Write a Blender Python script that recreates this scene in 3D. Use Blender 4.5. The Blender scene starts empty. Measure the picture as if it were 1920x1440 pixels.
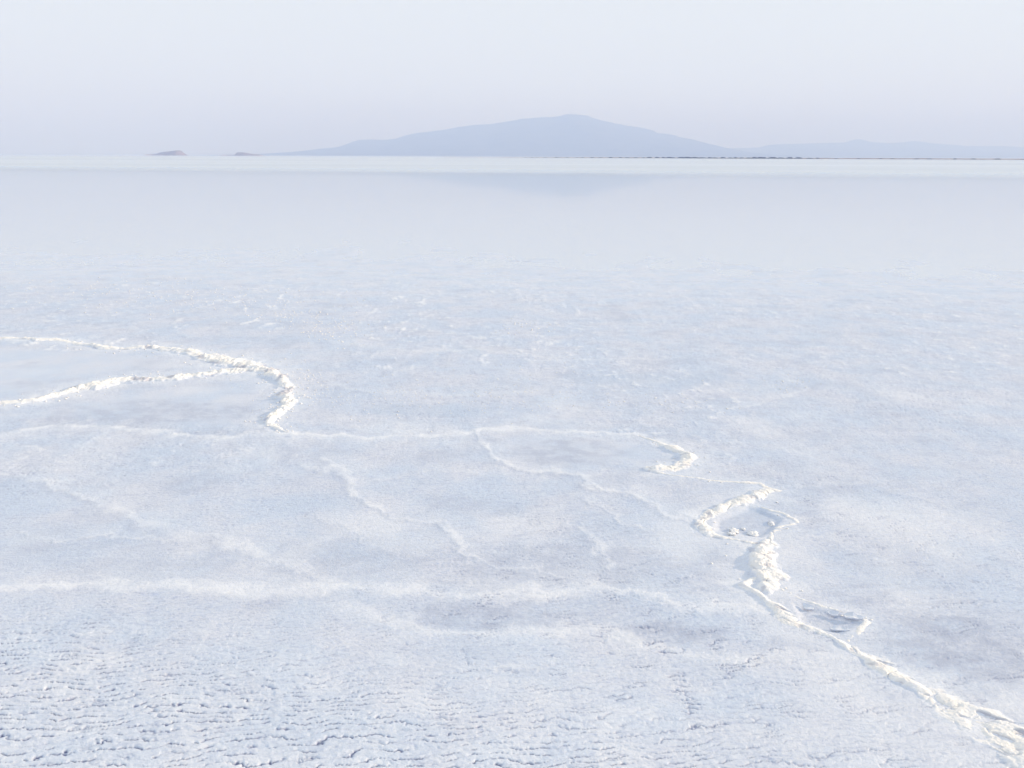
import bpy, math, random
import numpy as np
from mathutils import Matrix, Vector

random.seed(7)
np.random.seed(7)
S = bpy.context.scene
COL = S.collection
R = math.radians

# ------------------------------------------------------------------ camera
CAM_H = 1.7
F = 1507.0                      # focal length in pixels of the 1920x1440 photograph
PITCH = math.atan(427.5 / F)
ROLL = R(0.20)
cam_d = bpy.data.cameras.new('camera')
cam_d.sensor_width = 36.0
cam_d.lens = 36.0 * F / 1920.0
cam_d.clip_start = 0.05
cam_d.clip_end = 60000
cam = bpy.data.objects.new('camera', cam_d)
COL.objects.link(cam)
ROT = Matrix.Rotation(math.pi / 2 - PITCH, 4, 'X') @ Matrix.Rotation(ROLL, 4, 'Z')
cam.matrix_world = Matrix.Translation((0, 0, CAM_H)) @ ROT
S.camera = cam

# ------------------------------------------------------------------ sky, sun, exposure
SUN_EL, SUN_AZ = R(14.0), R(80.0)       # azimuth from +Y (away from the camera) towards +X (right)
w = bpy.data.worlds.new('World')
S.world = w
w.use_nodes = True
nt = w.node_tree
nt.nodes.clear()
sky = nt.nodes.new('ShaderNodeTexSky')
sky.sky_type = 'NISHITA'
sky.sun_disc = False
sky.sun_elevation = SUN_EL
sky.sun_rotation = SUN_AZ
sky.air_density = 1.0
sky.dust_density = 1.0
sky.ozone_density = 1.5
veil = nt.nodes.new('ShaderNodeMixRGB')      # thin high haze that evens the sky out
veil.inputs[0].default_value = 0.84
veil.inputs[2].default_value = (6.45, 6.75, 6.8, 1)
bg = nt.nodes.new('ShaderNodeBackground')
bg.inputs['Strength'].default_value = 0.10
wo = nt.nodes.new('ShaderNodeOutputWorld')
nt.links.new(sky.outputs[0], veil.inputs[1])
nt.links.new(veil.outputs[0], bg.inputs['Color'])
nt.links.new(bg.outputs[0], wo.inputs['Surface'])

sd = bpy.data.lights.new('sun', 'SUN')
sd.energy = 4.4
sd.angle = R(2.0)
sd.color = (1.0, 0.85, 0.67)
sun = bpy.data.objects.new('sun', sd)
COL.objects.link(sun)
sdir = Vector((math.sin(SUN_AZ) * math.cos(SUN_EL), math.cos(SUN_AZ) * math.cos(SUN_EL), math.sin(SUN_EL)))
sun.rotation_euler = sdir.to_track_quat('Z', 'Y').to_euler()
sun.location = (40, 20, 30)

vs = S.view_settings
vs.view_transform = 'Standard'
vs.look = 'None'
vs.gamma = 1.0
vs.use_curve_mapping = False
vs.exposure = 0.59
S.cycles.volume_bounces = 2
S.cycles.max_bounces = 8
S.cycles.transparent_max_bounces = 8
S.cycles.use_denoising = True


# ------------------------------------------------------------------ helpers
def ray(u, v):
    d = ROT.to_3x3() @ Vector(((u - 960) / F, (720 - v) / F, -1))
    return d


def P(u, v):
    """point of the flat ground seen at photograph pixel u, v"""
    d = ray(u, v)
    t = -CAM_H / d.z
    return (d.x * t, d.y * t)


def PV(u, v, Y):
    """point at distance Y along the view's forward axis seen at pixel u, v"""
    d = ray(u, v)
    t = Y / d.y
    return (d.x * t, Y, CAM_H + d.z * t)


def sstep(a, b, x):
    t = np.clip((x - a) / (b - a), 0, 1)
    return t * t * (3 - 2 * t)


def _hash(ix, iy, seed):
    h = (ix.astype(np.uint32) * np.uint32(374761393) + iy.astype(np.uint32) * np.uint32(668265263)
         + np.uint32((seed * 974634151 + 12345) & 0xffffffff))
    h = (h ^ (h >> np.uint32(13))) * np.uint32(1274126177)
    h ^= h >> np.uint32(16)
    return h


_ang = np.linspace(0, 2 * np.pi, 256, endpoint=False)
_GX, _GY = np.cos(_ang).astype(np.float32), np.sin(_ang).astype(np.float32)


def perlin(x, y, seed=0):
    """gradient noise, about -1..1"""
    x = np.asarray(x, np.float64)
    y = np.asarray(y, np.float64)
    x0, y0 = np.floor(x), np.floor(y)
    fx, fy = (x - x0).astype(np.float32), (y - y0).astype(np.float32)
    ix, iy = x0.astype(np.int64), y0.astype(np.int64)

    def g(dx, dy):
        k = (_hash(ix + dx, iy + dy, seed) & np.uint32(255)).astype(np.int32)
        return _GX[k] * (fx - dx) + _GY[k] * (fy - dy)
    ux = fx * fx * fx * (fx * (fx * 6 - 15) + 10)
    uy = fy * fy * fy * (fy * (fy * 6 - 15) + 10)
    a = g(0, 0) * (1 - ux) + g(1, 0) * ux
    b = g(0, 1) * (1 - ux) + g(1, 1) * ux
    return (a * (1 - uy) + b * uy) * 1.5


def fbm(x, y, octv=4, seed=0, gain=0.5):
    s, a, t = 0, 1.0, 0
    for i in range(octv):
        s = s + a * perlin(x * 2 ** i + 17.3 * i, y * 2 ** i - 9.1 * i, seed + i)
        t += a
        a *= gain
    return s / t


def line_dist(x, y, pts, vals=None):
    """distance to a polyline; vals: per-point tuples interpolated along it"""
    best = np.full(x.shape, 1e9)
    out = None if vals is None else [np.zeros(x.shape) for _ in vals[0]]
    side = np.zeros(x.shape)
    for i in range(len(pts) - 1):
        ax, ay = pts[i]
        bx, by = pts[i + 1]
        dx, dy = bx - ax, by - ay
        L2 = dx * dx + dy * dy + 1e-12
        t = np.clip(((x - ax) * dx + (y - ay) * dy) / L2, 0, 1)
        d = np.hypot(x - ax - t * dx, y - ay - t * dy)
        m = d < best
        best = np.where(m, d, best)
        side = np.where(m, dx * (y - ay) - dy * (x - ax), side)
        if out is not None:
            for k in range(len(out)):
                out[k] = np.where(m, vals[i][k] * (1 - t) + vals[i + 1][k] * t, out[k])
    return best, out, side


def poly_mask(x, y, poly, soft):
    ins = np.zeros(x.shape, bool)
    n = len(poly)
    for i in range(n):
        x1, y1 = poly[i]
        x2, y2 = poly[(i + 1) % n]
        c = ((y1 > y) != (y2 > y)) & (x < (x2 - x1) * (y - y1) / (y2 - y1 + 1e-12) + x1)
        ins ^= c
    d, _, _ = line_dist(x, y, poly + [poly[0]])
    return np.where(ins, sstep(0, soft, d), 0)


def mesh_from_arrays(name, verts, quads, attrs=None, smooth=True):
    me = bpy.data.meshes.new(name)
    nv, nq = len(verts), len(quads)
    k = quads.shape[1]
    me.vertices.add(nv)
    me.vertices.foreach_set('co', np.asarray(verts, np.float32).ravel())
    me.loops.add(nq * k)
    me.loops.foreach_set('vertex_index', np.asarray(quads, np.int32).ravel())
    me.polygons.add(nq)
    me.polygons.foreach_set('loop_start', np.arange(0, nq * k, k, dtype=np.int32))
    me.polygons.foreach_set('loop_total', np.full(nq, k, np.int32))
    if attrs:
        for an, av in attrs.items():
            a = me.attributes.new(an, 'FLOAT', 'POINT')
            a.data.foreach_set('value', np.asarray(av, np.float32).ravel())
    me.update(calc_edges=True)
    me.validate()
    if smooth:
        me.polygons.foreach_set('use_smooth', np.ones(len(me.polygons), bool))
    return me


def grid_quads(nr, nc):
    i = np.arange(nr * nc).reshape(nr, nc)
    return np.stack([i[:-1, :-1], i[:-1, 1:], i[1:, 1:], i[1:, :-1]], -1).reshape(-1, 4)


def add(name, me, mat=None, parent=None, loc=None):
    o = bpy.data.objects.new(name, me)
    COL.objects.link(o)
    if mat:
        me.materials.clear()
        me.materials.append(mat)
    if parent:
        o.parent = parent
    if loc is not None:
        o.location = loc
    return o


def tag(o, label, cat, group=None):
    o['label'] = label
    o['category'] = cat
    if group:
        o['group'] = group
    return o


# ------------------------------------------------------------------ materials
def new_mat(name):
    m = bpy.data.materials.new(name)
    m.use_nodes = True
    m.node_tree.nodes.clear()
    return m, m.node_tree


def salt_material():
    m, t = new_mat('salt_crust')
    N, L = t.nodes, t.links
    out = N.new('ShaderNodeOutputMaterial')
    b = N.new('ShaderNodeBsdfPrincipled')
    L.new(b.outputs[0], out.inputs['Surface'])
    tc = N.new('ShaderNodeTexCoord')

    def attr(n):
        a = N.new('ShaderNodeAttribute')
        a.attribute_name = n
        return a.outputs['Fac']

    def noise(scale, stretch, detail=4, rough=0.6):
        mp = N.new('ShaderNodeMapping')
        mp.inputs['Scale'].default_value = stretch
        L.new(tc.outputs['Object'], mp.inputs[0])
        n = N.new('ShaderNodeTexNoise')
        n.inputs['Scale'].default_value = scale
        n.inputs['Detail'].default_value = detail
        n.inputs['Roughness'].default_value = rough
        L.new(mp.outputs[0], n.inputs['Vector'])
        return n.outputs['Fac']

    def ramp(src, a, b_, lo=0.0, hi=1.0):
        r = N.new('ShaderNodeMapRange')
        r.interpolation_type = 'SMOOTHSTEP'
        r.inputs['From Min'].default_value = a
        r.inputs['From Max'].default_value = b_
        r.inputs['To Min'].default_value = lo
        r.inputs['To Max'].default_value = hi
        L.new(src, r.inputs['Value'])
        return r.outputs[0]

    def mix(f, c1, c2):
        n = N.new('ShaderNodeMixRGB')
        for i, c in ((0, f), (1, c1), (2, c2)):
            if hasattr(c, 'links'):
                L.new(c, n.inputs[i])
            elif i == 0:
                n.inputs[0].default_value = c
            else:
                n.inputs[i].default_value = (*c, 1)
        return n.outputs[0]

    base = mix(ramp(noise(2.2, (1, 1, 1), 6), 0.35, 0.65), (0.565, 0.655, 0.80), (0.64, 0.685, 0.79))
    base = mix(ramp(noise(14, (1, 1.6, 1), 6, 0.7), 0.50, 0.72, 0, 0.35), base, (0.50, 0.56, 0.72))
    wet = attr('wet')
    streak = ramp(noise(26, (0.42, 1.25, 1), 6, 0.75), 0.51, 0.70, 0, 0.50)
    sk = N.new('ShaderNodeMath'); sk.operation = 'MULTIPLY'
    fine = ramp(noise(80, (0.45, 1.2, 1), 4, 0.7), 0.50, 0.68, 0, 0.62)
    mxs = N.new('ShaderNodeMath'); mxs.operation = 'MAXIMUM'
    L.new(streak, mxs.inputs[0]); L.new(fine, mxs.inputs[1])
    L.new(mxs.outputs[0], sk.inputs[0]); L.new(ramp(wet, 0, 0.7, 1, 0.25), sk.inputs[1])
    base = mix(sk.outputs[0], base, (0.37, 0.44, 0.63))  # bluish shadow streaks of the crust painted into the colour
    base = mix(attr('damp_and_shade'), base, (0.435, 0.490, 0.625))  # damp patches, plus crease shade put into the colour
    base = mix(attr('teal'), base, (0.465, 0.56, 0.715))
    base = mix(attr('dry'), base, (0.85, 0.88, 0.935))
    base = mix(attr('crust'), base, (0.880, 0.866, 0.848))  # cream salt on the crests, with the sun's warmth painted in
    base = mix(attr('crack_shade'), base, (0.13, 0.15, 0.31))  # shade inside cracks and pits painted as dark blue
    grain = noise(55, (1, 1.5, 1), 5, 0.7)
    base = mix(ramp(grain, 0.3, 0.7, 0.10, 0.0), base, (0.42, 0.42, 0.48))
    L.new(base, b.inputs['Base Color'])
    L.new(ramp(wet, 0, 1, 0.62, 0.22), b.inputs['Roughness'])
    b.inputs['Specular IOR Level'].default_value = 0.4
    bp = N.new('ShaderNodeBump')
    bp.inputs['Distance'].default_value = 0.012
    L.new(ramp(wet, 0, 1, 0.40, 0.05), bp.inputs['Strength'])
    L.new(grain, bp.inputs['Height'])
    bp2 = N.new('ShaderNodeBump')
    bp2.inputs['Distance'].default_value = 0.004
    bp2.inputs['Strength'].default_value = 0.35
    L.new(noise(190, (1, 1.2, 1), 3, 0.6), bp2.inputs['Height'])
    L.new(bp.outputs[0], bp2.inputs['Normal'])
    L.new(bp2.outputs[0], b.inputs['Normal'])
    return m


def water_material():
    m, t = new_mat('lake_water')
    N, L = t.nodes, t.links
    out = N.new('ShaderNodeOutputMaterial')
    geo = N.new('ShaderNodeTexCoord')
    sep = N.new('ShaderNodeSeparateXYZ')
    L.new(geo.outputs['Object'], sep.inputs[0])
    mp = N.new('ShaderNodeMapping')
    mp.inputs['Scale'].default_value = (0.006, 0.05, 1)
    L.new(geo.outputs['Object'], mp.inputs[0])
    n = N.new('ShaderNodeTexNoise')
    n.inputs['Scale'].default_value = 1
    n.inputs['Detail'].default_value = 3
    L.new(mp.outputs[0], n.inputs['Vector'])
    # edge of the breeze-ruffled open water: about 80 m out, a little nearer on the right
    e1 = N.new('ShaderNodeMath'); e1.operation = 'MULTIPLY_ADD'
    L.new(sep.outputs['X'], e1.inputs[0]); e1.inputs[1].default_value = 0.25
    L.new(sep.outputs['Y'], e1.inputs[2])
    e2 = N.new('ShaderNodeMath'); e2.operation = 'MULTIPLY_ADD'
    L.new(n.outputs['Fac'], e2.inputs[0]); e2.inputs[1].default_value = 26
    L.new(e1.outputs[0], e2.inputs[2])
    mr = N.new('ShaderNodeMapRange')
    mr.interpolation_type = 'SMOOTHSTEP'
    mr.inputs['From Min'].default_value = 78
    mr.inputs['From Max'].default_value = 135
    L.new(e2.outputs[0], mr.inputs['Value'])
    mask = mr.outputs[0]
    # streaks of smoother water inside it
    mp2 = N.new('ShaderNodeMapping')
    mp2.inputs['Scale'].default_value = (0.002, 0.012, 1)
    L.new(geo.outputs['Object'], mp2.inputs[0])
    n2 = N.new('ShaderNodeTexNoise')
    n2.inputs['Scale'].default_value = 1
    n2.inputs['Detail'].default_value = 4
    L.new(mp2.outputs[0], n2.inputs['Vector'])
    rg = N.new('ShaderNodeMapRange')
    rg.inputs['To Min'].default_value = 0.05
    rg.inputs['To Max'].default_value = 0.32
    L.new(mask, rg.inputs['Value'])
    gl = N.new('ShaderNodeBsdfGlossy')
    gl.distribution = 'MULTI_GGX'
    gl.inputs['Color'].default_value = (0.97, 0.97, 0.97, 1)
    L.new(rg.outputs[0], gl.inputs['Roughness'])
    tr = N.new('ShaderNodeBsdfTransparent')
    tr.inputs['Color'].default_value = (0.95, 0.96, 0.96, 1)
    fr = N.new('ShaderNodeFresnel')
    fr.inputs['IOR'].default_value = 1.36
    fm = N.new('ShaderNodeMapRange')                 # waves lower the mean grazing reflection
    fm.inputs['To Min'].default_value = 0.74
    fm.inputs['To Max'].default_value = 0.50
    L.new(mask, fm.inputs['Value'])
    st = N.new('ShaderNodeMapRange')
    st.inputs['From Min'].default_value = 0.35
    st.inputs['From Max'].default_value = 0.65
    st.inputs['To Min'].default_value = 1.0
    st.inputs['To Max'].default_value = 0.84
    L.new(n2.outputs['Fac'], st.inputs['Value'])
    f1 = N.new('ShaderNodeMath'); f1.operation = 'MULTIPLY'
    L.new(fr.outputs[0], f1.inputs[0]); L.new(fm.outputs[0], f1.inputs[1])
    f2 = N.new('ShaderNodeMath'); f2.operation = 'MULTIPLY'; f2.use_clamp = True
    L.new(f1.outputs[0], f2.inputs[0]); L.new(st.outputs[0], f2.inputs[1])
    ms = N.new('ShaderNodeMixShader')
    L.new(f2.outputs[0], ms.inputs[0])
    L.new(tr.outputs[0], ms.inputs[1])
    L.new(gl.outputs[0], ms.inputs[2])
    L.new(ms.outputs[0], out.inputs['Surface'])
    return m


def rock_material(name, c1, c2, scale, rough=0.95):
    m, t = new_mat(name)
    N, L = t.nodes, t.links
    out = N.new('ShaderNodeOutputMaterial')
    b = N.new('ShaderNodeBsdfPrincipled')
    b.inputs['Roughness'].default_value = rough
    b.inputs['Specular IOR Level'].default_value = 0.1
    tc = N.new('ShaderNodeTexCoord')
    n = N.new('ShaderNodeTexNoise')
    n.inputs['Scale'].default_value = scale
    n.inputs['Detail'].default_value = 8
    n.inputs['Roughness'].default_value = 0.65
    L.new(tc.outputs['Object'], n.inputs['Vector'])
    r = N.new('ShaderNodeValToRGB')
    r.color_ramp.elements[0].position = 0.38
    r.color_ramp.elements[0].color = (*c1, 1)
    r.color_ramp.elements[1].position = 0.62
    r.color_ramp.elements[1].color = (*c2, 1)
    L.new(n.outputs['Fac'], r.inputs[0])
    L.new(r.outputs[0], b.inputs['Base Color'])
    bp = N.new('ShaderNodeBump')
    bp.inputs['Strength'].default_value = 0.6
    bp.inputs['Distance'].default_value = 0.5 / scale
    L.new(n.outputs['Fac'], bp.inputs['Height'])
    L.new(bp.outputs[0], b.inputs['Normal'])
    L.new(b.outputs[0], out.inputs['Surface'])
    return m


M_SALT = salt_material()
M_WATER = water_material()
M_MOUNT = rock_material('dark_rock', (0.05, 0.055, 0.06), (0.12, 0.11, 0.10), 0.01)
M_ISLE = rock_material('reddish_rock', (0.15, 0.10, 0.09), (0.30, 0.22, 0.19), 0.09)
M_BANK = rock_material('shore_mud', (0.26, 0.17, 0.15), (0.50, 0.40, 0.36), 0.06)
M_LUMP = rock_material('dark_mud', (0.035, 0.03, 0.04), (0.09, 0.075, 0.08), 0.5)


# ------------------------------------------------------------------ layout of the crust
def PP(lst):
    return [P(*p[:2]) for p in lst]


# ridge: (u, v, half width m, height m)
RIDGES = [
    ('right', [(2230, 1640, .12, .026), (2060, 1510, .12, .026), (1920, 1410, .125, .024), (1840, 1358, .110, .023), (1770, 1318, .080, .021),
               (1711, 1287, .050, .021), (1673, 1263, .038, .019), (1642, 1240, .042, .023), (1595, 1214, .034, .018),
               (1557, 1194, .024, .013), (1514, 1182, .026, .014), (1476, 1166, .034, .020), (1464, 1147, .036, .028),
               (1430, 1126, .020, .016), (1398, 1104, .026, .020), (1412, 1085, .020, .014)],
     'long crumbling white salt ridge running out of the bottom right corner'),
    ('blob', [(1444, 1106, .050, .028), (1440, 1085, .070, .040), (1430, 1062, .074, .044), (1430, 1042, .070, .042), (1436, 1020, .048, .030)],
     'thick lumpy white salt ridge standing upright below the small angular salt pool'),
    ('rim', [(1420, 1016, .020, .014), (1364, 1008, .016, .012), (1332, 1003, .022, .020), (1320, 987, .032, .030), (1316, 971, .036, .030),
             (1340, 961, .040, .038), (1366, 949, .044, .040), (1403, 938, .040, .036), (1436, 928, .040, .036), (1456, 921, .026, .022)],
     'bright hook shaped salt ridge along the left rim of the small angular pool'),
    ('crest', [(1452, 920, .020, .014), (1430, 910, .014, .010), (1377, 904, .013, .009), (1327, 901, .013, .009), (1285, 894, .013, .009), (1242, 888, .015, .010),
               (1222, 885, .018, .012)],
     'thin faint salt crest linking the hook shaped ridge to the knotted ridge'),
    ('knot', [(1216, 883, .030, .022), (1246, 880, .046, .032), (1276, 880, .046, .034), (1284, 868, .046, .036), (1294, 858, .044, .036),
              (1281, 849, .032, .026), (1266, 842, .042, .026), (1247, 838, .030, .018), (1232, 828, .022, .014), (1216, 821, .018, .012),
              (1190, 816, .012, .008)],
     'knotted S shaped salt ridge at the right end of the smooth grey pan'),
    ('bend', [(540, 812, .014, .010), (522, 807, .026, .020), (506, 797, .040, .032), (506, 786, .046, .036), (526, 771, .050, .038),
              (540, 758, .060, .044), (538, 746, .064, .044), (536, 730, .066, .040), (530, 712, .074, .042), (500, 696, .105, .040),
              (462, 687, .150, .040)],
     'crumbly salt ridge curving down the right side of the double looped pan'),
    ('upper', [(470, 687, .14, .038), (430, 680, .16, .044), (390, 671, .12, .042), (350, 660, .085, .040), (315, 656, .08, .038), (284, 652, .08, .040), (240, 653, .06, .026),
               (200, 653, .06, .028), (157, 646, .055, .024), (120, 639, .05, .024), (66, 637, .05, .026), (0, 635, .05, .026), (-120, 632, .06, .026), (-260, 628, .06, .028)],
     'long thin salt ridge along the far edge of the left pan'),
    ('lower', [(455, 694, .13, .038), (420, 697, .11, .044), (365, 705, .085, .044), (310, 711, .075, .034), (255, 712, .08, .042), (219, 714, .085, .048), (182, 723, .10, .054),
               (146, 730, .10, .054), (109, 741, .085, .044), (66, 750, .065, .034), (30, 756, .05, .026), (-20, 758, .05, .026), (-120, 766, .06, .028), (-240, 775, .06, .026)],
     'broad bright salt ridge along the near edge of the left pan'),
    ('pool_edge', [(1426, 950, .014, .012), (1443, 959, .018, .016), (1462, 964, .018, .018), (1477, 970, .020, .020), (1499, 978, .022, .017), (1478, 984, .020, .015), (1462, 991, .022, .017), (1492, 996, .012, .007),
                   (1462, 997, .016, .012), (1453, 1003, .020, .017), (1437, 1013, .022, .018)],
     'low jagged salt rim on the right side of the small angular pool'),
    ('lower_edge', [(1458, 1099, .024, .016), (1490, 1114, .014, .010), (1514, 1127, .013, .012), (1539, 1137, .013, .013), (1586, 1149, .014, .013), (1620, 1160, .017, .014),
                    (1640, 1168, .026, .014), (1614, 1186, .026, .014), (1592, 1198, .018, .012)],
     'thin salt rim around the narrow cracked pool beside the long ridge'),
]
RG = []
for key, pts, lab in RIDGES:
    far_ = key in ('upper', 'lower', 'bend')
    fl = 0.65 if key in ('pool_edge', 'lower_edge') else 1.0
    RG.append((key, PP(pts), [(fl * p[2] * (1.18 if far_ else 1.45), fl * p[3] * (.62 if far_ else .60)) for p in pts], lab))

VEINS = [  # u, v, half width in metres, strength
    ([(-200, 1112), (0, 1106), (130, 1100), (300, 1094), (450, 1102), (560, 1106), (650, 1104), (800, 1108), (880, 1114), (1000, 1109), (1100, 1103), (1160, 1108), (1200, 1120),
      (1290, 1136), (1400, 1141), (1460, 1152)], .050, .66),
    ([(-200, 893), (0, 895), (80, 899), (130, 920), (200, 948), (260, 985), (330, 1002), (430, 1010), (480, 1036), (560, 1066), (620, 1096)], .060, .50),
    ([(600, 860), (640, 888), (652, 912), (680, 945), (740, 972), (830, 986), (862, 1015), (880, 1048)], .040, .55),
    ([(889, 809), (915, 838), (920, 860), (960, 875), (1040, 885), (1085, 890), (1100, 910), (1180, 930), (1220, 947), (1255, 968), (1330, 990)], .038, .62),
    ([(1190, 813), (1100, 809), (1012, 808), (937, 803), (889, 809), (870, 814), (750, 819), (600, 817), (525, 812)], .050, .70),
    ([(600, 817), (480, 811), (400, 823), (300, 809), (180, 799), (100, 798), (40, 806), (-60, 830), (-200, 850)], .055, .60),
    ([(1600, 1236), (1450, 1236), (1330, 1230), (1240, 1214), (1180, 1190), (1100, 1182), (960, 1186), (880, 1186), (780, 1178), (700, 1152), (640, 1140)], .050, .5),
    ([(1087, 936), (1132, 957), (1162, 979), (1215, 990)], .022, .45),
    ([(1100, 985), (1117, 1011), (1125, 1037), (1136, 1062)], .022, .45),
    ([(20, 1006), (120, 1013), (180, 1008), (255, 1006), (330, 1012)], .022, .45),
    ([(560, 872), (583, 875), (634, 889)], .022, .35), ([(600, 968), (640, 984), (682, 1002), (720, 1030)], .022, .40),
    ([(700, 905), (800, 886), (862, 884), (940, 890)], .020, .30), ([(1690, 930), (1757, 945), (1813, 964), (1880, 970)], .020, .30),
    ([(880, 1045), (940, 1066), (1010, 1070), (1060, 1092)], .022, .35), ([(0, 870), (40, 862), (70, 846), (30, 832)], .03, .5),
    ([(1480, 1000), (1540, 1010), (1600, 1040), (1640, 1036)], .02, .25), ([(1660, 1130), (1740, 1150), (1800, 1146)], .02, .25),
    ([(140, 1190), (230, 1180), (330, 1192), (400, 1188)], .025, .35), ([(700, 1260), (800, 1246), (900, 1256), (1010, 1246)], .025, .35),
    ([(620, 640), (760, 660), (900, 656), (1060, 676), (1200, 672)], .05, .25), ([(600, 720), (700, 735), (860, 742), (1000, 735)], .05, .25),
    ([(1360, 770), (1440, 752), (1500, 735), (1506, 722), (1480, 708)], .035, .40),
    ([(1430, 905), (1500, 914), (1620, 905)], .04, .25),
    ([(470, 1268), (500, 1300), (530, 1335)], .03, .35),
    ([(-40, 1240), (120, 1232), (260, 1222), (420, 1232), (560, 1216)], .05, .20),
    ([(1320, 985), (1370, 1016), (1400, 1060), (1390, 1100)], .03, .25),
]
VG = [(PP(p), w_, s) for p, w_, s in VEINS]

PAN_LEFT = PP([(-200, 640), (60, 645), (170, 655), (300, 662), (360, 676), (400, 688), (360, 696), (220, 702), (150, 716), (80, 738), (0, 748), (-200, 765)])
PAN_LOOP = PP([(-100, 772), (60, 762), (200, 732), (330, 716), (460, 708), (515, 722), (522, 750), (490, 782), (490, 806), (400, 816), (200, 796), (60, 795), (-100, 800)])
PAN_MID = PP([(930, 815), (1010, 812), (1190, 818), (1260, 846), (1262, 862), (1210, 880), (1060, 882), (960, 870), (928, 850)])
POOL = PP([(1335, 972), (1400, 950), (1424, 953), (1474, 972), (1452, 995), (1430, 1010), (1370, 1002), (1336, 996)])
POOL2 = PP([(1480, 1130), (1505, 1128), (1600, 1156), (1622, 1166), (1580, 1192), (1540, 1184), (1500, 1170)])


def ell(x, y, u, v, du, dv, seed):
    """soft blotch round a ground point; du, dv its half size in pixels"""
    cx, cy = P(u, v)
    ex = abs(P(u + du, v)[0] - cx)
    ey = abs(P(u, v - dv)[1] - P(u, v + dv)[1]) * 0.5
    q = np.hypot((x - cx) / ex, (y - cy) / ey) + 0.45 * fbm((x - cx) / ex * 2, (y - cy) / ey * 2, 4, seed)
    return 1 - sstep(0.55, 1.15, q)


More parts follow.
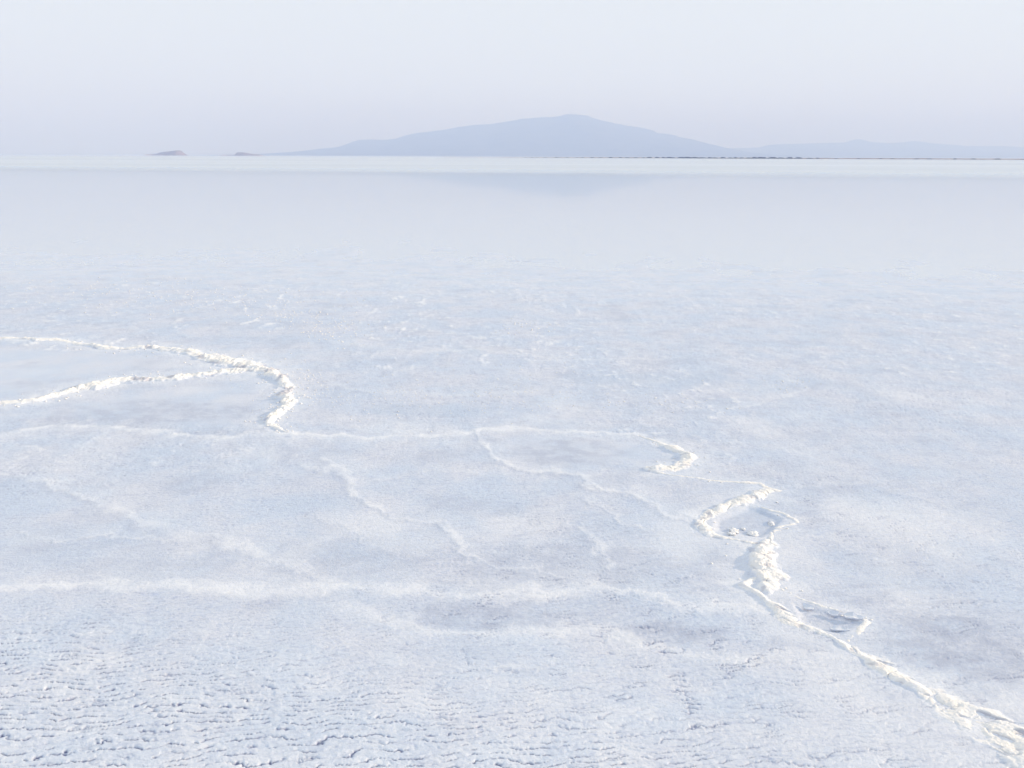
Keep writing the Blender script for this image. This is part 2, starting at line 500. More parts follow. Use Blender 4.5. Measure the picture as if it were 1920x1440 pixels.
def crust(x, y):
    """height and surface state of the salt flat at world x, y"""
    r = np.hypot(x, y)
    z = np.zeros(x.shape)
    dry = np.zeros(x.shape); damp_and_shade = np.zeros(x.shape); wet = np.zeros(x.shape)
    teal = np.zeros(x.shape); crack_shade = np.zeros(x.shape)
    # shelving lake bed
    yy = y + 1.6 * fbm(x * 0.12, y * 0.12, 3, 91)
    yy = np.where(y < 0, 0, yy)
    rim = yy + 0.16 * np.maximum(x, -6)
    z -= 0.016 * sstep(8.5, 13.5, rim) + 0.03 * sstep(12, 26, rim) + 0.05 * sstep(26, 60, y) + 0.22 * sstep(60, 130, y)
    near = r < 45
    xn, yn, rn = x[near], y[near], r[near]
    zz = np.zeros(xn.shape); dr = np.zeros(xn.shape); dmsh = np.zeros(xn.shape)
    wt = np.zeros(xn.shape); tl = np.zeros(xn.shape); shd = np.zeros(xn.shape)
    # smooth pans
    pan = np.maximum.reduce([poly_mask(xn, yn, PAN_LEFT, .25), 0.9 * poly_mask(xn, yn, PAN_LOOP, .3), poly_mask(xn, yn, PAN_MID, .2)])
    pool = poly_mask(xn, yn, POOL, .04)
    pool2 = poly_mask(xn, yn, POOL2, .04)
    calm = 1 - 0.85 * pan
    # broad swells of the crust
    zz += 0.010 * fbm(xn * 1.1, yn * 1.1, 3, 1) * calm
    # wind-laid scallops: shallow lips running across the view
    a = R(-7)
    xr, yr = xn * math.cos(a) - yn * math.sin(a), xn * math.sin(a) + yn * math.cos(a)
    wx = 0.012 * perlin(xn * 22, yn * 22, 5) + 0.03 * perlin(xn * 6, yn * 6, 6)
    wy = 0.0045 * perlin(xn * 30, yn * 30, 7) + 0.008 * perlin(xn * 9, yn * 9, 8)
    n1 = perlin((xr + wx) * 5.5, (yr + wy) * 25, 11)
    n2 = perlin((xr + wx) * 14, (yr + wy) * 46, 12)
    n3 = fbm(xn * 33, yn * 52, 3, 13)
    n1 = n1 + 0.16 * n3 + 0.05 * perlin(xn * 110, yn * 90, 14)
    left_near = sstep(2.60, 2.10, yn + 0.25 * xn + 0.2)
    near_all = sstep(3.4, 2.1, yn)
    rough_patch = sstep(-0.15, 0.45, fbm(xn * 0.9, yn * 0.8, 3, 21))
    ph = yr / 0.027 + 0.62 * perlin(xn * 10, yn * 15, 15) + 1.3 * perlin(xn * 3.2, yn * 5, 16) + 0.30 * n3 + 0.16 * perlin(xn * 70, yn * 60, 14)
    sn = np.abs(np.sin(ph * np.pi))
    seg = perlin(xn * 13 + 2, yn * 26, 17)                 # breaks the rows into short scallops
    fadef = sstep(11, 4.5, rn)
    amp = (0.0011 + 0.0009 * rough_patch + 0.0013 * left_near + 0.0005 * near_all) * calm * (0.35 + 0.65 * fadef)
    zz += amp * ((sn ** 0.7 - 0.6) * (0.75 + 0.7 * seg) + 0.40 * np.abs(n2) + 0.50 * n3)
    # open cracks in the creases
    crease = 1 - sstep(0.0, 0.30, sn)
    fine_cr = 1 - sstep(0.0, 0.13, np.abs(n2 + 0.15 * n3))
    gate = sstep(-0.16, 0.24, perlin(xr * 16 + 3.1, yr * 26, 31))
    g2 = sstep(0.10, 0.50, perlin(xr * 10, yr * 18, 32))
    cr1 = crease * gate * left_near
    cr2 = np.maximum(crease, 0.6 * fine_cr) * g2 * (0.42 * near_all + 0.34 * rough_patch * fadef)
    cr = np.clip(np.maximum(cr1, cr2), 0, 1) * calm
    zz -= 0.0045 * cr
    shd = np.maximum(shd, cr ** 1.1)  # crack shade goes into the colour as well as the relief
    dmsh = np.maximum(dmsh, 0.85 * crease * fadef * calm * sstep(-0.3, 0.3, perlin(xr * 7, yr * 9, 34)))  # bluish shade between the ripple rows, painted as colour
    # pitted crust farther out
    mid = sstep(3.2, 5.0, yn) * sstep(17, 9, rn)
    n4 = fbm(xn * 9, yn * 9, 4, 41, 0.6)
    crumb_zone = mid * sstep(0.0, 0.5, fbm(xn * 0.5, yn * 0.35, 3, 42) + 0.25 * sstep(5.2, 7.2, yn))
    zz += calm * (mid * 0.0028 * n4 + crumb_zone * 0.008 * np.maximum(n4 - 0.12, 0))
    dr = np.maximum(dr, 0.55 * crumb_zone * sstep(0.18, 0.5, n4) * calm)
    bits = sstep(0.12, 0.42, fbm(xn * 6, yn * 3.2, 4, 43, 0.65)) * sstep(5.8, 7.0, yn) * sstep(13, 9, yn) * sstep(2.5, -1.5, xn) * sstep(-0.15, 0.3, fbm(xn * .8, yn * .5, 3, 46))
    zz += 0.006 * bits * calm
    dr = np.maximum(dr, 0.8 * bits * calm)
    dmsh = np.maximum(dmsh, 0.45 * mid * sstep(0.05, 0.45, -n4) * calm)
    # blotches
    patch = sstep(-0.30, 0.25, fbm(xn * 8, yn * 12, 4, 66, 0.6))
    for (u, v, du, dv, s_, k) in ((900, 1158, 190, 30, 51, .75), (1250, 1188, 120, 26, 52, .7), (1800, 1210, 150, 75, 53, .85), (1640, 1300, 60, 20, 54, 0),
                                  (1050, 1060, 230, 50, 55, .65), (660, 1050, 190, 50, 56, .55), (1060, 848, 130, 28, 57, .75), (320, 772, 200, 26, 58, .65),
                                  (300, 1070, 220, 26, 59, .5), (1700, 1050, 160, 50, 60, .35), (1480, 1140, 60, 22, 61, .5), (1500, 1210, 70, 20, 62, .6),
                                  (1340, 1060, 70, 45, 63, .6), (1860, 1300, 80, 60, 64, .7)):
        if k:
            dmsh = np.maximum(dmsh, k * ell(xn, yn, u, v, du, dv, s_) * (0.35 + 0.75 * patch + 0.5 * n3))
    for (u, v, du, dv, s_, k) in ((800, 768, 120, 14, 71, .40), (1230, 712, 170, 18, 72, .42), (1440, 722, 70, 10, 73, .35)):
        tl = np.maximum(tl, k * ell(xn, yn, u, v, du, dv, s_))
    # greyer streaked crust in the middle and on the right
    strk = sstep(-0.12, 0.38, fbm(xr * 6, yr * 24, 4, 67, 0.62))
    for (u, v, du, dv, s_, k) in ((960, 1050, 520, 115, 68, .62), (1740, 1190, 300, 170, 69, .62), (1560, 930, 330, 80, 70, .40), (330, 1040, 330, 60, 75, .40)):
        dmsh = np.maximum(dmsh, k * ell(xn, yn, u, v, du, dv, s_) * (0.15 + 0.85 * strk))
    # dry whiter foreground
    drynear = sstep(2.75, 2.2, yn + 0.10 * xn)
    dr = np.maximum(dr, (0.16 + 0.26 * sstep(-0.1, 0.5, fbm(xn * 5, yn * 8, 4, 81))) * drynear)
    dr = np.maximum(dr, 0.42 * sstep(0.05, 0.55, fbm(xn * 1.4, yn * 1.3, 4, 82)) * sstep(8, 4, yn))
    dmsh = np.maximum(dmsh, 0.55 * (0.4 + 0.6 * patch) * sstep(0.05, 0.5, fbm(xn * 2.1, yn * 2.6, 5, 83)) * (1 - drynear))
    # pale raised veins
    jx = xn + 0.11 * fbm(xn * 5, yn * 5, 5, 86, 0.6)
    jy = yn + 0.11 * fbm(xn * 5, yn * 5, 5, 87, 0.6)
    f23, f6, f9 = fbm(xn * 2.3, yn * 2.3, 2, 88), fbm(xn * 6, yn * 6, 4, 89), fbm(xn * 9, yn * 9, 3, 90)
    for pts, wv, st in VG:
        d, _, sd_ = line_dist(jx, jy, pts)
        wv2 = wv * (1.0 + 0.8 * f23)
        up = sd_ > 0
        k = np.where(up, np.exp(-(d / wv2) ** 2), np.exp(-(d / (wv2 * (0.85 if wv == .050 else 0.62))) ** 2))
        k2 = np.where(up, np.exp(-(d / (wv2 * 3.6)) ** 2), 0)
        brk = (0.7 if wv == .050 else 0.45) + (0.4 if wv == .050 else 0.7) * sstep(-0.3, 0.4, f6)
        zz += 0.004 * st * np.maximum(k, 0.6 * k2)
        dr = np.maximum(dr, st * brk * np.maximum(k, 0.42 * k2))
        dmsh = dmsh * (1 - 0.8 * k * st)
        foot = np.where(up, 0, np.exp(-((d - wv2 * 0.55) / (wv2 * 0.8)) ** 2))  # darker band along the low side of each vein
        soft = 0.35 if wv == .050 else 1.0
        dmsh = np.maximum(dmsh, 0.8 * soft * st * foot * (0.5 + 0.8 * sstep(-.2, .4, f9)))
    # aprons of clean salt at the foot of the ridges
    for key, pts, vals, _l in RG:
        d, o, side = line_dist(jx, jy, pts, vals)
        k = np.exp(-(d / (o[0] * 1.9 + 0.015)) ** 2)
        if key in ('pool_edge', 'lower_edge', 'crest'):
            k = k * 0.7
        if key in ('right', 'blob'):            # a wide apron on the ridge's outer side
            k = np.maximum(k, np.where(side > 0, 1.05 * np.exp(-(d / (o[0] * 1.2 + 0.060)) ** 2), 0))
        k = k * (0.45 + 0.55 * sstep(-0.35, 0.35, f6))
        dr = np.maximum(dr, 0.62 * k)
        dmsh = dmsh * (1 - 0.7 * k)
        zz += 0.08 * o[1] * k
    # the small pools lie deeper than the crust
    zz -= 0.010 * pool + 0.009 * pool2
    dmsh = np.maximum(dmsh, (0.62 * pool + 0.5 * pool2) * (0.55 + 0.9 * np.clip(n3 + .3 * seg, -.5, .6)))
    dr = dr * (1 - 0.9 * pool) * (1 - 0.7 * pool2)
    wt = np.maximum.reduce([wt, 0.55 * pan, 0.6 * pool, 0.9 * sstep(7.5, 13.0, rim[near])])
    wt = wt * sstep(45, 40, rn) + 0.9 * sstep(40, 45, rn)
    dr = np.clip(dr * (1 - shd), 0, 1)
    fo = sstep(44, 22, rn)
    zz, dr, dmsh, tl, shd = zz * fo, dr * fo, dmsh * fo, tl * fo, shd * fo
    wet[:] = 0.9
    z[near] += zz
    dry[near] = dr; damp_and_shade[near] = np.clip(dmsh, 0, 1); wet[near] = wt; teal[near] = tl; crack_shade[near] = shd
    teal = np.maximum(teal, sstep(60, 95, y + 0.2 * x + 14 * fbm(x * .02, y * .1, 3, 95)))    # bluish bed of the open lake
    return z, dict(dry=dry, damp_and_shade=damp_and_shade, wet=wet, teal=teal, crack_shade=crack_shade)


# ------------------------------------------------------------------ ground sheet
def build_flat():
    rows = []
    v = 1640.0
    while v > 500:
        rows.append(math.hypot(*P(960, v)))
        v -= 1.45
    while v > 330:
        rows.append(math.hypot(*P(960, v)))
        v -= 2.5
    rr = rows[-1]
    while rr < 12500:
        rr *= 1.22
        rows.append(rr)
    inner = list(np.geomspace(0.02, rows[0], 26)[:-1])
    rows = np.array(inner + rows)
    a = np.concatenate([np.linspace(-180, -62, 44)[:-1], np.linspace(-62, -39.5, 46)[:-1], np.linspace(-39.5, 39.5, 1120),
                        np.linspace(39.5, 62, 46)[1:], np.linspace(62, 180, 44)[1:]])
    th = np.radians(a)
    RRr, TH = np.meshgrid(rows, th, indexing='ij')
    x, y = RRr * np.sin(TH), RRr * np.cos(TH)
    z, at = crust(x, y)
    verts = np.stack([x, y, z], -1).reshape(-1, 3)
    q = grid_quads(len(rows), len(th))[:, ::-1]
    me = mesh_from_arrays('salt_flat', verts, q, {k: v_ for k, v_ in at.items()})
    o = add('salt_flat', me, M_SALT)
    o['kind'] = 'structure'
    return o


build_flat()

# thin brine over the far salt, deepening to the open lake
wr = np.concatenate([np.linspace(5.5, 60, 30), np.geomspace(62, 15000, 60)])
wa = np.radians(np.linspace(-88, 88, 90))
RRw, THw = np.meshgrid(wr, wa, indexing='ij')
wv = np.stack([RRw * np.sin(THw), RRw * np.cos(THw), np.full(RRw.shape, -0.0165)], -1).reshape(-1, 3)
water = add('lake_water', mesh_from_arrays('lake_water', wv, grid_quads(len(wr), len(wa))[:, ::-1]), M_WATER)
water['kind'] = 'structure'


# ------------------------------------------------------------------ salt ridges
def billow(x, y, seed):
    return np.abs(perlin(x, y, seed)) * 1.6


def build_ridge(key, pts, vals, label):
    pa = np.array(pts)
    wmax = max(v[0] for v in vals) * 1.5 + 0.02
    # a fine lattice over each stretch, kept only near the line
    rmean = np.hypot(pa[:, 0], pa[:, 1]).mean()
    dx = rmean / F * 1.35
    dy = max(rmean * rmean / (CAM_H * F) * 0.55, dx)
    gx = np.arange(pa[:, 0].min() - wmax, pa[:, 0].max() + wmax, dx)
    gy = np.arange(pa[:, 1].min() - wmax, pa[:, 1].max() + wmax, dy)
    X, Y = np.meshgrid(gx, gy)
    s = 1.0 / max(0.35, rmean / 4.0)            # lump size grows a little with the ridge's own size
    k = 0.5 * (vals[len(vals) // 2][0] / 0.04) ** 0.5
    JX = X + 0.016 * k * 2 * fbm(X * 16, Y * 16, 4, 101) + 0.03 * perlin(X * 5, Y * 5, 102)
    JY = Y + 0.016 * k * 2 * fbm(X * 16, Y * 16, 4, 103) + 0.03 * perlin(X * 5, Y * 5, 104)
    d, (W_, H_), side = line_dist(JX, JY, pts, vals)
    W_ = W_ * (0.92 + 0.75 * fbm(X * 8, Y * 8, 3, 105, 0.6))
    W_ = np.maximum(W_, 0.004)
    t = d / W_
    ts = np.sign(side) * t
    keep = t < 1.25
    qd = grid_quads(*X.shape)
    kf = keep.ravel()
    qk = qd[kf[qd].any(1)]
    used = np.unique(qk)
    remap = np.full(X.size, -1)
    remap[used] = np.arange(len(used))
    ts = ts.ravel()[used]
    x, y, t, H_, W_ = X.ravel()[used], Y.ravel()[used], t.ravel()[used], H_.ravel()[used], W_.ravel()[used]
    g, at = crust(x, y)
    prof = np.clip(1 - t * t, -0.6, 1)
    prof = np.where(prof > 0, prof ** 1.8, prof * 0.4)
    big = billow(x * 13, y * 13, 111)
    sm = billow(x * 34, y * 34, 112)
    fine = billow(x * 75, y * 75, 113)
    far = key in ('upper', 'lower', 'bend')
    body = H_ * prof * (0.66 + 0.95 * fbm(x * 4.5, y * 4.5, 3, 110) + (0.28 * big + 0.14 * sm if far else 0.30 * big))
    lump = np.clip(prof, 0, 1) * ((0.0036 if far else 0.0032) * (sm - 0.4) + 0.0024 * (fine - 0.4)) * np.clip(H_ / 0.025, 0.4, 1.3)
    z = g + body + lump - 0.0022
    if key == 'right':                      # a slumped trough between two crests where it is broad
        z -= 0.42 * H_ * sstep(-0.25, 0.25, perlin(x * 8, y * 8, 118)) * np.exp(-((ts - 0.10 + 0.6 * perlin(x * 9, y * 9, 119)) / 0.24) ** 2) * sstep(.045, .085, W_) * np.clip(prof, 0, 1)
    pit = sstep(0.12, 0.0, big) * sstep(0.25, 0.7, prof) * sstep(0.0, 0.4, perlin(x * 12, y * 12, 114))
    z -= 0.008 * pit
    dash = np.zeros(len(x))
    if key == 'right':
        dash = sstep(0.26, 0.50, perlin(x * 15 + 5, y * 32 + x * 15, 121)) * sstep(.03, .06, W_) * sstep(0.05, 0.4, prof)
        z -= 0.006 * dash
        dash = 0.5 * dash
    elif far:
        dash = 0.38 * sstep(0.28, 0.5, perlin(x * 8, y * 8, 123)) * sstep(0.0, 0.4, prof)
        z -= 0.010 * dash
    else:
        dash = 0.30 * sstep(0.32, 0.55, perlin(x * 20, y * 24, 124)) * sstep(0.0, 0.4, prof)
        z -= 0.006 * dash
    fr = 30 if not far else 14
    own = sstep(0.04, 0.80, prof + 0.40 * fbm(x * fr, y * fr, 4, 132, 0.65))
    dry = np.maximum(at['dry'], 0.97 * own)
    ln = {'dry': dry * (1 - 0.35 * pit), 'damp_and_shade': np.maximum(at['damp_and_shade'] * (1 - own), 0.25 * pit), 'wet': at['wet'] * (1 - own), 'teal': at['teal'] * (1 - own),
          'crack_shade': np.maximum(0.15 * pit + dash, at['crack_shade'] * (1 - own)),  # pits and dashes get painted shade too
          'crust': 0.95 * own * sstep(0.10, 0.65, prof) * (0.55 + 0.45 * sstep(-.3, .3, fbm(x * 11, y * 11, 3, 131)))}
    c = np.array([x.mean(), y.mean(), 0])
    me = mesh_from_arrays('salt_ridge', np.stack([x, y, z], -1) - c, remap[qk], ln)
    o = add('salt_ridge', me, M_SALT, loc=tuple(c))
    tag(o, label, 'salt ridge', 'salt ridges across the flat')
    return o


for key, pts, vals, lab in RG:
    build_ridge(key, pts, vals, lab)


# ------------------------------------------------------------------ loose crystals, clods and plates
ICO_V = []
phi = (1 + 5 ** 0.5) / 2
for a_, b_ in ((1, phi), (-1, phi), (1, -phi), (-1, -phi)):
    ICO_V += [(a_, b_, 0), (0, a_, b_), (b_, 0, a_)]
ICO_V = np.array(ICO_V) / math.hypot(1, phi)


def ico_faces():
    f = []
    n = len(ICO_V)
    e = 1.06
    for i in range(n):
        for j in range(i + 1, n):
            for k in range(j + 1, n):
                a1, b1, c1 = ICO_V[i], ICO_V[j], ICO_V[k]
                if max(np.linalg.norm(a1 - b1), np.linalg.norm(b1 - c1), np.linalg.norm(a1 - c1)) < e:
                    f.append((i, j, k) if np.dot(np.cross(b1 - a1, c1 - a1), a1) > 0 else (i, k, j))
    return np.array(f)


ICO_F = ico_faces()


def crumbs():
    rng = np.random.default_rng(5)
    px, py, ps = [], [], []
    for key, pts, vals, _ in RG:
        dens = {'upper': 150, 'lower': 120, 'bend': 150, 'knot': 40}.get(key, 6)
        for _i in range(dens):
            j = rng.integers(0, len(pts) - 1)
            t = rng.random()
            wv_ = vals[j][0] * (1 - t) + vals[j + 1][0] * t
            px.append(pts[j][0] * (1 - t) + pts[j + 1][0] * t + rng.normal() * wv_ * 1.1)
            py.append(pts[j][1] * (1 - t) + pts[j + 1][1] * t + rng.normal() * wv_ * 1.1)
            ps.append(rng.uniform(.002, .006) * (1.5 if key in ('upper', 'lower', 'bend') else 1))
    # crusty patches standing out of the shallow brine
    for (u, v, du, dv, n_) in ((380, 560, 260, 26, 380), (620, 615, 70, 26, 150), (180, 530, 220, 22, 160), (560, 590, 90, 18, 110), (990, 612, 60, 14, 50),
                               (700, 745, 200, 40, 240), (980, 745, 160, 30, 150), (1480, 718, 40, 18, 60), (1240, 760, 120, 14, 60), (580, 720, 60, 40, 150), (1020, 690, 300, 40, 90)):
        for _i in range(n_):
            q = P(u + rng.normal() * du * .55, v + rng.normal() * dv * .55)
            px.append(q[0]); py.append(q[1])
            ps.append(rng.uniform(.0025, .0065) * (1.4 if v < 620 else 0.9))
    px, py, ps = np.array(px), np.array(py), np.array(ps)
    g, _ = crust(px, py)
    V, Fc = [], []
    for i in range(len(px)):
        sc = ps[i] * rng.uniform(.6, 1.3, (12, 1)) * np.array([rng.uniform(.8, 1.7), rng.uniform(.8, 1.4), rng.uniform(.35, .7)])
        V.append(ICO_V * sc + np.array([px[i], py[i], g[i] + ps[i] * 0.2]))
        Fc.append(ICO_F + 12 * i)
    V, Fc = np.concatenate(V), np.concatenate(Fc)
    me = mesh_from_arrays('salt_crumbs', V, Fc, {'dry': np.full(len(V), .95), 'crust': np.full(len(V), .7)}, smooth=False)
    o = add('salt_crumbs', me, M_SALT)
    o['kind'] = 'stuff'


crumbs()


def clod(u, v, size, label, seed):
    rng = np.random.default_rng(seed)
    x, y = P(u, v)
    g, _ = crust(np.array([x]), np.array([y]))
    nu, nv_ = 26, 14
    th = np.linspace(0, 2 * np.pi, nu, endpoint=False)
    ph = np.linspace(0.02, np.pi - 0.02, nv_)
    T, PH = np.meshgrid(th, ph)
    X, Y, Z = np.sin(PH) * np.cos(T), np.sin(PH) * np.sin(T), np.cos(PH)
    rad = 1 + 0.45 * perlin(X * 1.7 + seed, Y * 1.7 + Z * 1.3, seed) + 0.34 * (billow(X * 3.3 + Z, Y * 3.3 + Z * 2.1 + seed, seed + 1) - .4)
    verts = np.stack([X * rad * size[0], Y * rad * size[1], Z * rad * size[2]], -1).reshape(-1, 3)
    i = np.arange(nu * nv_).reshape(nv_, nu)
    q = np.stack([i[:-1], np.roll(i, -1, 1)[:-1], np.roll(i, -1, 1)[1:], i[1:]], -1).reshape(-1, 4)[:, ::-1]
    me = mesh_from_arrays('salt_clod', verts, q, {'dry': np.full(len(verts), .8), 'crust': np.full(len(verts), .3)})
    o = add('salt_clod', me, M_SALT, loc=(x, y, g[0] + size[2] * .25))
    o.rotation_euler = (0, 0, rng.uniform(-.6, .6))
    return tag(o, label, 'salt clod', 'white clods lying in the small pool')


clod(1376, 992, (.024, .026, .008), 'white salt clod nearest the hook shaped ridge in the small angular pool', 3)
clod(1371, 1001, (.020, .018, .006), 'white salt clod at the near left edge of the small angular pool', 4)
clod(1412, 997, (.027, .024, .008), 'largest white salt clod in the middle of the small angular pool', 5)
clod(1446, 979, (.015, .022, .007), 'white salt clod alone at the far right of the small angular pool', 6)
clod(1394, 988, (.011, .013, .005), 'smallest white salt clod between the others in the small angular pool', 8)


def plate(u, v, L_, Wd, ang, tilt, label, seed):
    """a curled broken plate of crust: irregular outline, real thickness"""
    rng = np.random.default_rng(seed)
    x, y = P(u, v)
    n = 20
    th = np.linspace(0, 2 * np.pi, n, endpoint=False)
    rad = 1 + 0.14 * np.sin(th * 3 + seed) + rng.uniform(-.10, .10, n)
    V, Fq = [], []
    rings = (0.0, 0.45, 0.8, 1.0)
    for zt in (1, 0):
        for f in rings[1:]:
            for i in range(n):
                px, py = math.cos(th[i]) * rad[i] * f * L_, math.sin(th[i]) * rad[i] * f * Wd
                curl = 0.22 * (py / Wd) ** 2 * Wd + 0.0012 * math.sin(px * 160 + seed)
                V.append((px, py, curl + (0.006 if zt else 0)))
    V.append((0, 0, .006)); V.append((0, 0, 0))
    me = bpy.data.meshes.new('salt_plate')
    fs = []
    for top in (0, 1):
        o_ = top * 3 * n
        for k in range(2):
            for i in range(n):
                j = (i + 1) % n
                f_ = (o_ + k * n + i, o_ + (k + 1) * n + i, o_ + (k + 1) * n + j, o_ + k * n + j)
                fs.append(f_ if top == 0 else f_[::-1])
        for i in range(n):
            j = (i + 1) % n
            fs.append((6 * n + top, o_ + i, o_ + j) if top == 0 else (6 * n + top, o_ + j, o_ + i))
    for i in range(n):
        j = (i + 1) % n
        fs.append((2 * n + i, 5 * n + i, 5 * n + j, 2 * n + j))
    me.from_pydata(V, [], fs)
    me.update()
    at = me.attributes.new('dry', 'FLOAT', 'POINT')
    at.data.foreach_set('value', np.full(len(V), .45, np.float32))
    for p_ in me.polygons:
        p_.use_smooth = False
    g, _ = crust(np.array([x]), np.array([y]))
    o = add('salt_plate', me, M_SALT, loc=(x, y, g[0] + 0.004 + abs(math.sin(tilt)) * Wd * .55))
    o.rotation_euler = (tilt, 0, ang)
    return tag(o, label, 'salt plate', 'broken plates in the narrow pool')


plate(1599, 1158, .036, .015, R(-16), R(13), 'pale lens shaped salt plate tilted at the far rim of the narrow pool', 2)
plate(1562, 1151, .022, .012, R(-25), R(18), 'small broken salt plate left of the lens shaped plate', 5)
plate(1514, 1139, .020, .014, R(-30), R(18), 'leftmost tilted salt plate at the upper end of the narrow pool', 7)
plate(1573, 1178, .034, .011, R(-8), R(14), 'long thin salt plate at the near edge of the narrow pool', 9)


# ------------------------------------------------------------------ far shore, islands, hills
def massif(name, prof, Y, front, back, mat, seed, step=4, nd=41, gully=0.10):
    """a hill range: skyline prof in photograph pixels at distance Y, with real depth"""
    us = np.arange(prof[0][0], prof[-1][0] + 1, step, dtype=float)
    vsy = np.interp(us, [p[0] for p in prof], [p[1] for p in prof])
    crest = np.array([PV(u, v, Y) for u, v in zip(us, vsy)])
    s = np.linspace(-1, 1, nd)
    h = np.maximum(crest[:, 2], 0)
    h = h + 0.012 * h * fbm(us * .08, us * 0 + seed, 4, seed)
    Xc, Sg = np.meshgrid(crest[:, 0], s, indexing='ij')
    depth = np.where(Sg < 0, Sg * front, Sg * back)
    shape = np.where(np.abs(Sg) < 1, (1 - np.abs(Sg)) ** 1.25, 0)
    yy = Y + depth
    hh = h[:, None] * shape
    span = front
    gl = fbm(Xc / span * 5, yy / span * 2.2, 5, seed + 3)
    hh = hh * (1 + gully * 2.2 * gl * np.sin(np.pi * np.clip(np.abs(Sg), 0, 1)))
    hh = np.where(np.abs(Sg) >= 0.999, -4.0, hh)
    V = np.stack([Xc, yy, hh], -1).reshape(-1, 3)
    o = add(name, mesh_from_arrays(name, V, grid_quads(len(us), nd)), mat)
    o['kind'] = 'structure'
    return o


massif('mountain', [(440, 292), (520, 288.5), (560, 284), (600, 279), (650, 274), (660, 268), (673, 262), (700, 261.5), (721, 262.5), (742, 260), (760, 254), (777, 250), (829, 244),
                    (860, 238), (892, 234), (920, 232.5), (944, 229), (969, 225), (975, 223), (1000, 221), (1030, 219.5), (1048, 218), (1060, 214.5), (1069, 213.7), (1085, 215), (1102, 216.7), (1117, 223),
                    (1156, 232), (1175, 235.5), (1198, 238.5), (1227, 245), (1231, 249.5), (1250, 251), (1269, 254.6), (1273, 257), (1298, 261), (1333, 271), (1358, 277.5), (1400, 285), (1440, 292), (1470, 294)],
       6000, 1500, 1500, M_MOUNT, 3)
massif('hills', [(1240, 293), (1300, 281), (1358, 278), (1390, 277.6), (1423, 276.5), (1442, 271.5), (1470, 270), (1500, 269.5), (1528, 268.5), (1585, 267), (1597, 263), (1605, 261), (1614, 261), (1630, 265.5),
                 (1665, 268.5), (1695, 266.5), (1712, 264.5), (1725, 265), (1735, 268.5), (1765, 269.5), (1810, 273.5), (1850, 274), (1880, 273.5), (1920, 276), (2000, 278), (2150, 276), (2300, 284), (2500, 290), (2600, 298)],
       7000, 1600, 1500, M_MOUNT, 13)
massif('hills', [(-500, 286), (-300, 280), (-100, 284), (0, 286.5), (60, 285.2), (130, 284.6), (200, 285.6), (300, 286.6), (420, 287.6), (520, 289.3), (600, 291)],
       12500, 1500, 1200, M_MOUNT, 23)


def island(prof, spit, Y, depth, label, seed):
    """rocky islet: outcrop with a cliff and a low spit of rubble, each its own part"""
    u0 = prof[len(prof) // 2][0]
    base = PV(u0, 291, Y)
    root = bpy.data.objects.new('island', None)
    COL.objects.link(root)
    root.location = (base[0], Y, 0)
    for nm, pf, dp in (('rock_outcrop', prof, depth), ('shoal', spit, depth * 0.8)):
        us = np.arange(pf[0][0], pf[-1][0] + .1, 0.7)
        vv = np.interp(us, [p[0] for p in pf], [p[1] for p in pf])
        cr = np.array([PV(u, v, Y) for u, v in zip(us, vv)])
        s = np.linspace(-1, 1, 19)
        X, Sg = np.meshgrid(cr[:, 0] - base[0], s, indexing='ij')
        sh = np.clip(1.35 * (1 - np.abs(Sg)) ** 0.9, 0, 1)
        hh = np.maximum(cr[:, 2], 0)[:, None] * sh
        hh = hh * (1 + 0.32 * fbm(X / 16, Sg * 5, 4, seed) * (1 - sh * .6))
        hh = np.where(np.abs(Sg) > .99, -1.0, hh)
        V = np.stack([X, Sg * dp + 1.5 * perlin(X / 12, Sg * 2, seed), hh], -1).reshape(-1, 3)
        o = add(nm, mesh_from_arrays(nm, V, grid_quads(*X.shape), smooth=False), M_ISLE if nm == 'rock_outcrop' else M_BANK, parent=root)
    tag(root, label, 'island', 'rocky islets on the left horizon')
    return root


island([(292, 291.5), (297, 288.5), (301, 286), (312, 284.5), (322, 283.5), (330, 282.3), (337, 282.5), (340, 285), (344, 288), (348, 291.5)],
       [(268, 291.5), (278, 289.2), (292, 288.2), (310, 288.5), (330, 290), (345, 291.5)],
       2400, 36, 'larger reddish rocky island with a sheer right end on the left horizon', 31)
island([(440, 292), (443, 289.5), (446, 285.6), (452, 285.4), (460, 286.5), (468, 288.3), (478, 289), (486, 289.8), (492, 292)],
       [(414, 292), (418, 290.3), (428, 290), (440, 290.2), (470, 290), (488, 290.2), (494, 292)],
       2400, 28, 'smaller dark low island right of the larger one on the horizon', 37)

# low far bank on the right and the dark lumps along its edge
us = np.arange(830, 2400, 6.0)
bank_y = np.interp(us, [830, 1000, 1400, 1920, 2400], [1050, 1000, 900, 800, 700])
bx = np.array([PV(u, 295, y)[0] for u, y in zip(us, bank_y)])
ht = np.interp(us, [830, 950, 1100, 1300, 2400], [.02, .25, .7, .95, 1.0]) * (0.8 + 0.5 * fbm(us * .05, us * 0, 4, 44))
sg = np.array([0, .15, .4, 1.0, 3.0, 14.0, 34.0])
hg = np.array([-.3, .35, .85, 1.0, .9, .7, -.6])
BX, SG = np.meshgrid(bx, sg, indexing='ij')
BY = bank_y[:, None] + SG * 2 + 3 * fbm(BX / 30, SG * 0, 3, 45)
BZ = np.where(hg[None, :] < 0, hg[None, :], ht[:, None] * hg[None, :])
bank = add('shore_bank', mesh_from_arrays('shore_bank', np.stack([BX, BY, BZ], -1).reshape(-1, 3), grid_quads(*BX.shape)), M_BANK)
bank['kind'] = 'structure'

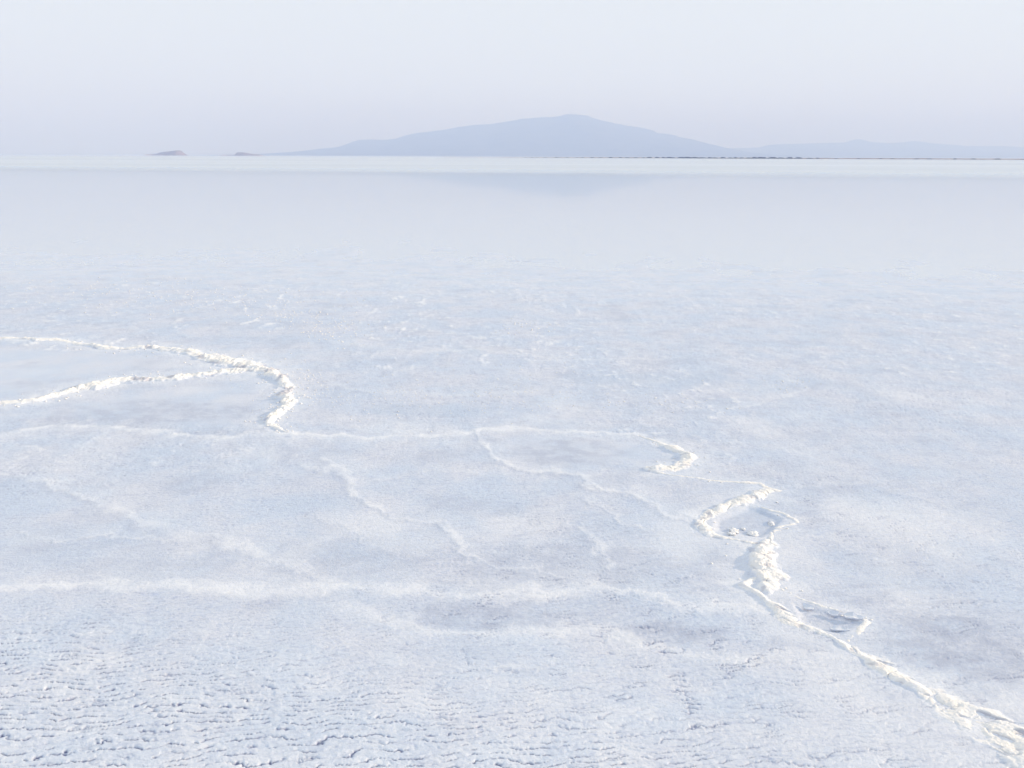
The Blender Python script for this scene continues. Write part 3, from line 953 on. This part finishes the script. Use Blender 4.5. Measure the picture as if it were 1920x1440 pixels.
rng = np.random.default_rng(12)
lump_me = []
for kx in range(4):
    nu, nv_ = 18, 8
    T, PH = np.meshgrid(np.linspace(0, 2 * np.pi, nu, endpoint=False), np.linspace(.03, np.pi - .03, nv_))
    X, Y, Z = np.sin(PH) * np.cos(T), np.sin(PH) * np.sin(T), np.cos(PH)
    rad = 1 + .35 * perlin(X * 2.2 + kx * 5, Y * 2.2 + Z * 1.7, 61 + kx)
    i = np.arange(nu * nv_).reshape(nv_, nu)
    q = np.stack([i[:-1], np.roll(i, -1, 1)[:-1], np.roll(i, -1, 1)[1:], i[1:]], -1).reshape(-1, 4)[:, ::-1]
    me = mesh_from_arrays('mud_lump', np.stack([X * rad, Y * rad, Z * rad], -1).reshape(-1, 3), q, smooth=False)
    me.materials.append(M_LUMP)
    lump_me.append(me)
u = 985.0
while u < 1880:
    dens = np.interp(u, [985, 1150, 1250, 1480, 1560, 1880], [16, 14, 11, 12, 34, 40])
    y = float(np.interp(u, [830, 1000, 1400, 1920], [1050, 1000, 900, 800])) - 3
    k = float(np.interp(u, [985, 1200, 1300, 1480, 1560, 1880], [.35, .7, 1.0, 1.0, .55, .6]))
    x = PV(u, 295, y)[0]
    o = bpy.data.objects.new('mud_lump', lump_me[int(rng.integers(4))])
    COL.objects.link(o)
    o.location = (x, y, 0.1)
    o.scale = (rng.uniform(2.4, 5.2) * k, rng.uniform(1.0, 1.8), rng.uniform(.9, 1.5) * k)
    o.rotation_euler = (0, 0, rng.uniform(-.15, .15))
    tag(o, 'dark low mud lump at the foot of the far right shore bank', 'mud lump', 'dark lumps along the far right shore')
    u += dens * rng.uniform(.6, 1.4)

# ------------------------------------------------------------------ air
hz_me = bpy.data.meshes.new('haze')
xa, xb, ya, yb, za, zb = -16500, 16500, -16500, 16500, -6.5, 360
hv = [(x, y, z) for z in (za, zb) for y in (ya, yb) for x in (xa, xb)]
hz_me.from_pydata(hv, [], [(0, 2, 3, 1), (4, 5, 7, 6), (0, 1, 5, 4), (2, 6, 7, 3), (0, 4, 6, 2), (1, 3, 7, 5)])
hm, ht_ = new_mat('haze')
vo = ht_.nodes.new('ShaderNodeOutputMaterial')
pv = ht_.nodes.new('ShaderNodeVolumePrincipled')
pv.inputs['Color'].default_value = (0.36, 0.50, 0.85, 1)
pv.inputs['Absorption Color'].default_value = (0.42, 0.30, 0.0, 1)
pv.inputs['Density'].default_value = 0.00048
pv.inputs['Anisotropy'].default_value = 0.0
ht_.links.new(pv.outputs[0], vo.inputs['Volume'])
hz = add('haze', hz_me, hm)
hz['kind'] = 'stuff'
